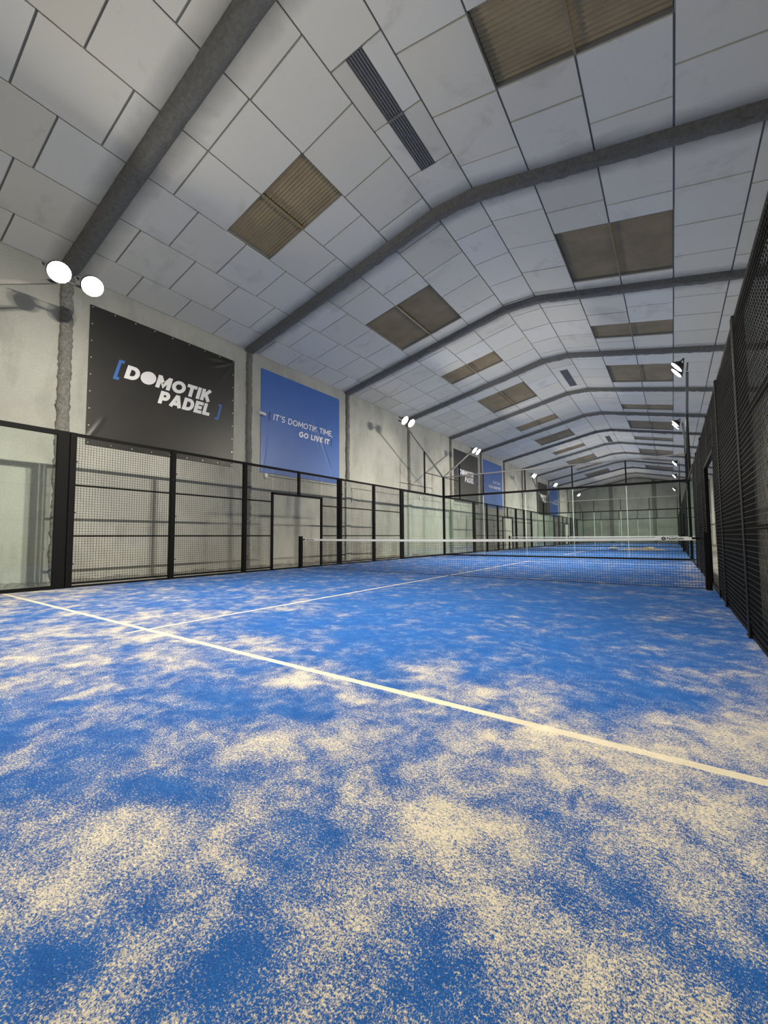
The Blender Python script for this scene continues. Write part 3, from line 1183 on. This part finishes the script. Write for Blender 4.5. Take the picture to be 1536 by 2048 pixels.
# ------------------------------------------------------------------ banners on the left wall
def banner(y0, y1, z0, z1, m, label, folds, kind):
    cyb, czb = (y0 + y1) / 2, (z0 + z1) / 2
    e = empty('wall_banner', (XL + .012, cyb, czb), label, 'banner', 'vinyl banners on the left wall')
    ny_, nz_ = 90, 76
    def depth(y, z):
        d = .006
        for (fy, fz, gy, gz, wd, am) in folds:     # creases from (fy,fz) to (gy,gz) in banner fractions
            ax, az = (fy - .5) * (y1 - y0), (fz - .5) * (z1 - z0)
            bx, bz = (gy - .5) * (y1 - y0), (gz - .5) * (z1 - z0)
            L2 = (bx - ax) ** 2 + (bz - az) ** 2
            t_ = max(0, min(1, ((y - ax) * (bx - ax) + (z - az) * (bz - az)) / L2))
            px_, pz_ = ax + t_ * (bx - ax), az + t_ * (bz - az)
            dd = math.hypot(y - px_, z - pz_)
            d += am * math.exp(-(dd / wd) ** 2) * math.sin(math.pi * min(1, max(.02, t_ * .96 + .04)))
        return d
    vs_ = []
    for j in range(nz_ + 1):
        for i in range(ny_ + 1):
            y = (i / ny_ - .5) * (y1 - y0)
            z = (j / nz_ - .5) * (z1 - z0)
            vs_.append((depth(y, z), y, z))
    fs_ = []
    for j in range(nz_):
        for i in range(ny_):
            a = j * (ny_ + 1) + i
            fs_.append((a, a + 1, a + ny_ + 2, a + ny_ + 1))
    sh = MB().add(vs_, fs_)
    # hem thickness back to the wall
    hy, hz = (y1 - y0) / 2, (z1 - z0) / 2
    sh.box(-.008, .0055, -hy, -hy + .01, -hz, hz).box(-.008, .0055, hy - .01, hy, -hz, hz)
    sh.box(-.008, .0055, -hy, hy, -hz, -hz + .01).box(-.008, .0055, -hy, hy, hz - .01, hz)
    sh.build('sheet', m, e, smooth=True)
    eb = MB()
    for s in (-1, 1):
        for i in range(9):
            yy, zz_ = -hy + .05 + (2 * hy - .1) * i / 8, s * (hz - .05)
            eb.tube([(.004, yy, zz_), (.016, yy, zz_)], .014, 8)
        for i in range(1, 8):
            yy, zz_ = s * (hy - .05), -hz + .05 + (2 * hz - .1) * i / 8
            eb.tube([(.004, yy, zz_), (.016, yy, zz_)], .014, 8)
    if kind == 'logo':
        eb.build('eyelets', M['eyelet'], e)
    off = lambda y, z: depth(y, z) + .007

    def Yl(y):
        return y - cyb

    def Zl(z):
        return z - czb
    if kind == 'logo':
        dy = y0 - 4.73
        lettering('lettering', 'D0MOTIK', .27, .36, 0, Zl(4.97), .26, M['white_print'], e, off, .07, Yl(5.50 + dy), 2.33)
        lettering('lettering', 'PADEL', .27, .36, 0, Zl(4.555), .26, M['white_print'], e, off, .07, Yl(6.34 + dy), 1.49)
        lettering('bracket_mark', '[', .19, .385, 0, Zl(4.945), .26, M['blue_print'], e, off, 0, Yl(5.27 + dy))
        lettering('bracket_mark', ']', .17, .36, 0, Zl(4.57), .26, M['blue_print'], e, off, 0, Yl(8.03 + dy))
    else:
        dy = y0 - 9.72
        if kind == 'time':
            lettering('lettering', "IT'S DOMOTIK TIME,", .15, .215, 0, Zl(5.0), .14, M['white_print'], e, off, .13, Yl(10.24 + dy), 3.02)
            lettering('lettering', 'GO LIVE IT', .23, .21, 0, Zl(4.645), .14, M['white_print'], e, off, .10, Yl(11.43 + dy), 1.63)
            lettering('bracket_mark', ']', .12, .21, 0, Zl(4.64), .14, M['navy_print'], e, off, 0, Yl(13.14 + dy))
        else:
            lettering('lettering', 'PLAY EASY,', .13, .215, 0, Zl(4.98), .14, M['white_print'], e, off, .13, Yl(11.6 + dy), 1.65)
            lettering('lettering', 'PLAY DOMOTIK', .23, .21, 0, Zl(4.60), .14, M['white_print'], e, off, .10, Yl(10.75 + dy), 2.5)
            lettering('bracket_mark', ']', .12, .21, 0, Zl(4.60), .14, M['navy_print'], e, off, 0, Yl(13.30 + dy))
        lettering('bracket_mark', '[', .20, .21, 0, Zl(4.99), .10, M['navy_print'], e, off, 0, Yl(10.04 + dy))
    return e


FB = [(1.0, .985, .72, .93, .02, .02), (1.0, .985, .78, .86, .025, .018), (0.0, .02, .10, .22, .03, .02), (1.0, .985, .86, .75, .02, .012)]
FU = [(.60, .72, .92, .06, .035, .022), (.66, .70, .90, .10, .02, -.012), (.02, .02, .07, .40, .03, .02), (1, .985, .82, .90, .02, .014), (1, .93, .84, .86, .02, .012), (.62, .62, .72, .34, .02, .02)]
banner(4.73, 8.68, 3.15, 6.52, M['banner_black'], 'large black banner with white slanted lettering and blue brackets, nearest on the left wall', FB, 'logo')
banner(9.72, 13.69, 3.12, 6.66, M['banner_blue'], 'large creased blue banner with two lines of white lettering, right of the first column', FU, 'time')
banner(24.62, 28.57, 3.15, 6.52, M['banner_black'], 'second dark lettered banner, on the left wall past the first far corner', FB, 'logo')
banner(29.60, 33.57, 3.12, 6.60, M['banner_blue'], 'second blue lettered banner, just past the second dark one', FU, 'play')
banner(44.50, 48.45, 3.15, 6.52, M['banner_black'], 'farthest dark banner on the left wall, small and behind glass', FB, 'logo')
banner(49.48, 53.45, 3.12, 6.60, M['banner_blue'], 'farthest blue banner on the left wall, small and behind glass', FU, 'play')


# ------------------------------------------------------------------ nets
def net(ci):
    yn = COURTS[ci] + 10.0
    e = empty('padel_net', ((XA + XB) / 2, yn, 0),
              ['black net with white top band across the nearest court', 'net of the second court, seen through the first glass wall',
               'net of the third court, far behind two glass walls'][ci], 'net', 'nets across the courts')
    W = (XB - XA) / 2 - .13
    zt = lambda x: .905 - .03 * (1 - (x / W) ** 2) if True else 0
    # posts
    for s in (-1, 1):
        px = s * (W + .05)
        pb = MB().bevbox(px - .045, px + .045, -.055, .055, 0, .985, .01)
        pb.box(px - .045, px + .045, -.13, .13, 0, .014)
        pb.bar((px, -.12, .01), (px, -.05, .12), .012, .02).bar((px, .12, .01), (px, .05, .12), .012, .02)
        pb.build('post', M['black'], e)
        st = MB()
        st.tube([(s * (W + .02), 0, .885), (s * (W - .10), 0, .88)], .012, 6)
        st.box(min(s * (W - .16), s * (W - .06)), max(s * (W - .16), s * (W - .06)), -.008, .008, .865, .9)
        st.build('tension_strap', M['black'], e)
    # mesh
    mb_ = MB()
    cell = .045 if ci == 0 else .06
    r = .0022 if ci == 0 else .0025
    n1 = int(2 * W / cell)
    segs = 24
    nz_ = int(.86 / cell)
    for i in range(n1 + 1):
        x = -W + 2 * W * i / n1
        mb_.box(x - r, x + r, -r, r, .012, zt(x) - .02)
    for j in range(nz_ + 1):
        for k in range(segs):
            xa_, xb_ = -W + 2 * W * k / segs, -W + 2 * W * (k + 1) / segs
            za_, zb_ = .012 + (zt(xa_) - .03) * j / nz_, .012 + (zt(xb_) - .03) * j / nz_
            mb_.bar((xa_, 0, za_), (xb_, 0, zb_), 2 * r, 2 * r)
    mb_.build('net_mesh', M['cord'], e)
    # bottom cord
    MB().tube([(-W, 0, .014), (W, 0, .014)], .006, 6).build('bottom_cord', M['cord'], e)
    tb = MB()
    for k in range(segs):
        xa_, xb_ = -(W - .1) + 2 * (W - .1) * k / segs, -(W - .1) + 2 * (W - .1) * (k + 1) / segs
        for (q0, q1) in (((xa_, zt(xa_)), (xb_, zt(xb_))),):
            tb.add([(q0[0], -.007, q0[1] - .055), (q1[0], -.007, q1[1] - .055), (q1[0], -.007, q1[1]), (q0[0], -.007, q0[1]),
                    (q0[0], .007, q0[1] - .055), (q1[0], .007, q1[1] - .055), (q1[0], .007, q1[1]), (q0[0], .007, q0[1])],
                   [(0, 1, 2, 3), (7, 6, 5, 4), (3, 2, 6, 7), (4, 5, 1, 0)])
    tb.build('top_band', M['white_tape'], e)
    for s in (-1, 1):
        xc = s * (W - .42)
        pl = MB()
        z0, z1 = .845, .915
        if s < 0:
            pl.box(xc - .24, xc + .20, -.012, .012, z0, z1)
        else:
            pl.box(xc - .28, xc + .22, -.012, .012, z0, z1)
        lab = pl.build('label_plate', M['white_tape'], e)
        # round emblem and lettering
        em = MB()
        cx_ = xc - (.15 if s > 0 else .17)
        zc = (z0 + z1) / 2
        for rr, r2 in ((.030, .0), ):
            c = [(cx_ + rr * 1.15 * math.cos(a), -.0135, zc + rr * math.sin(a)) for a in np.linspace(0, 2 * math.pi, 21)[:-1]]
            em.add(c, [tuple(range(20))])
        em.build('emblem', M['ink'], lab)
        em = MB()
        em.bar((cx_ - .015, -.0145, zc + .004), (cx_ + .012, -.0145, zc + .006), .002, .006)
        em.bar((cx_ - .010, -.0145, zc - .008), (cx_ + .016, -.0145, zc - .006), .002, .006)
        em.build('emblem_bar', M['white_tape'], lab)
        fc = bpy.data.curves.new('lettering', 'FONT')
        fc.body = 'PadelGalis'
        fc.size = .062 if s > 0 else .055
        fc.offset = .0012
        fc.extrude = .0005
        tmp = bpy.data.objects.new('tmp', fc)
        COL.objects.link(tmp)
        dg = bpy.context.evaluated_depsgraph_get()
        me = bpy.data.meshes.new_from_object(tmp.evaluated_get(dg))
        bpy.data.objects.remove(tmp)
        me.materials.clear()
        me.materials.append(M['ink'])
        me.transform(Matrix.Translation((cx_ + .045, -.0135, zc - .018)) @ Matrix.Rotation(math.pi / 2, 4, 'X'))
        t_ = bpy.data.objects.new('lettering', me)
        COL.objects.link(t_)
        t_.parent = lab
    return e


for ci in range(3):
    net(ci)


# ------------------------------------------------------------------ small fittings on the left wall
def bullet_camera(y, z, label, s=1.0):
    e = empty('security_camera', (XL, y, z), label, 'camera', 'white cameras on the left wall')
    MB().tube([(0, 0, 0), (.03, 0, 0)], .055 * s, 14).build('base', M['white_plastic'], e, True)
    MB().tube([(.02, 0, 0), (.09, .02, -.01)], .018 * s, 8).build('bracket', M['white_plastic'], e, True)
    MB().tube([(.07, -.05 * s, .02), (.11, .11 * s, -.02), (.12, .15 * s, -.03)], [.042 * s, .045 * s, .04 * s], 14).build('body', M['white_plastic'], e, True)
    MB().tube([(.12, .148 * s, -.03), (.122, .156 * s, -.032)], .034 * s, 12).build('lens', M['vent_dark'], e)
    return e


bullet_camera(9.66, 5.09, 'white bullet camera on the wall at the left edge of the blue banner', 1.15)


def dome(y, z, label):
    e = empty('dome_sensor', (XL, y, z), label, 'sensor', 'small white boxes at the conduit')
    MB().bevbox(0, .07, -.055, .055, -.04, .06, .012).build('box', M['white_plastic'], e)
    MB().tube([(.035, 0, -.04), (.035, 0, -.07), (.035, 0, -.10), (.035, 0, -.115)], [.05, .05, .035, .01], 12).build('dome', M['white_plastic'], e, True)
    return e


dome(9.94, 3.04, 'small white wall box just under the left corner of the blue banner')
dome(20.3, 3.05, 'small white wall box seen beside the first far corner post')


def conduit(y0, y1, z, label, drops=()):
    mb_ = MB().tube([(0, y0, 0), (0, y1, 0)], .014, 8)
    for y in np.arange(y0 + .5, y1, 1.2):
        mb_.box(-.03, .018, y - .012, y + .012, -.02, .02)
    for (y, d) in drops:
        mb_.tube([(0, y, 0), (0, y + .02, d * .5), (0, y, d)], .012, 8)
        mb_.box(-.03, .04, y - .06, y + .06, d - .07, d + .07)
    o = mb_.build('cable_conduit', M['conduit'])
    o.location = (XL + .034, 0, z)
    return tag(o, label, 'conduit', 'grey conduits along the left wall')


conduit(10.06, 19.0, 3.05, 'thin grey conduit under the blue banner running to the far corner', ((14.5, -.5),))
conduit(20.5, 38.9, 3.0, 'thin grey conduit on the wall beside the second court', ((24.4, -.4),))

# pale foam spill at the foot of the wall next to the first column
rd = tuft(11)
mb = MB()
vs_, fs_ = [], []
ys = np.arange(1.5, 20, .06)
for i, y in enumerate(ys):
    hgt = .05 + .05 * abs(math.sin(y * 3.1) * math.sin(y * 1.3 + 1)) + rd.random() * .025
    dp = .07 + .05 * abs(math.sin(y * 2.3)) + rd.random() * .03
    vs_ += [(0, y, hgt), (dp * .5, y, hgt * .8), (dp, y, .0)]
for i in range(len(ys) - 1):
    for q in range(2):
        fs_.append((i * 3 + q, i * 3 + q + 1, (i + 1) * 3 + q + 1, (i + 1) * 3 + q))
mb.add(vs_, fs_)
o = mb.build('baseboard_left', M['foam_light'], smooth=True)
o.location = (XL, 0, -.045)
struct(o)

# ------------------------------------------------------------------ sand heap and sacks on the second court
pt = floor_pt(1284, 1100)
rd = tuft(21)
mb = MB()
nu, nv = 40, 10
vs_, fs_ = [], []
for i in range(nu + 1):
    for j in range(nv + 1):
        u, v = i / nu * 2 - 1, j / nv * 2 - 1
        r_ = max(0, 1 - u * u) * max(0, 1 - v * v)
        vs_.append((u * 1.35, v * .5, .12 * r_ * (1 + .5 * math.sin(u * 9) * math.cos(v * 4)) + rd.random() * .015 * r_))
for i in range(nu):
    for j in range(nv):
        a = i * (nv + 1) + j
        fs_.append((a, a + nv + 1, a + nv + 2, a + 1))
mb.add(vs_, fs_)
HX, HY = pt.x, pt.y
o = mb.build('sand_heap', M['sand'], smooth=True)
o.location = (HX, HY, .003)
tag(o, 'low heap of tan sand lying on the turf of the second court', 'sand', kind='stuff')


def sack(x, y, rz, label):
    mb_ = MB()
    n, m_ = 16, 10
    vs_, fs_ = [], []
    for j in range(m_ + 1):
        v = j / m_ * math.pi
        for i in range(n):
            a = 2 * math.pi * i / n
            sx = math.copysign(abs(math.cos(a)) ** .6, math.cos(a)) * math.sin(v) ** .6
            sy = math.copysign(abs(math.sin(a)) ** .6, math.sin(a)) * math.sin(v) ** .6
            vs_.append((sx * .28, sy * .17, .085 - .085 * math.cos(v) + .01 * math.sin(5 * a) * math.sin(v)))
    for j in range(m_):
        for i in range(n):
            fs_.append((j * n + i, j * n + (i + 1) % n, (j + 1) * n + (i + 1) % n, (j + 1) * n + i))
    mb_.add(vs_, fs_)
    o = mb_.build('sand_sack', M['sack'], smooth=True)
    o.location = (x, y, 0)
    o.rotation_euler = (0, 0, rz)
    return tag(o, label, 'sack', 'white sacks by the sand heap')


sack(HX - 1.62, HY - .1, .3, 'white sack lying apart, left of the sand heap')
sack(HX + .4, HY + .72, -.2, 'white sack lying right behind the sand heap')
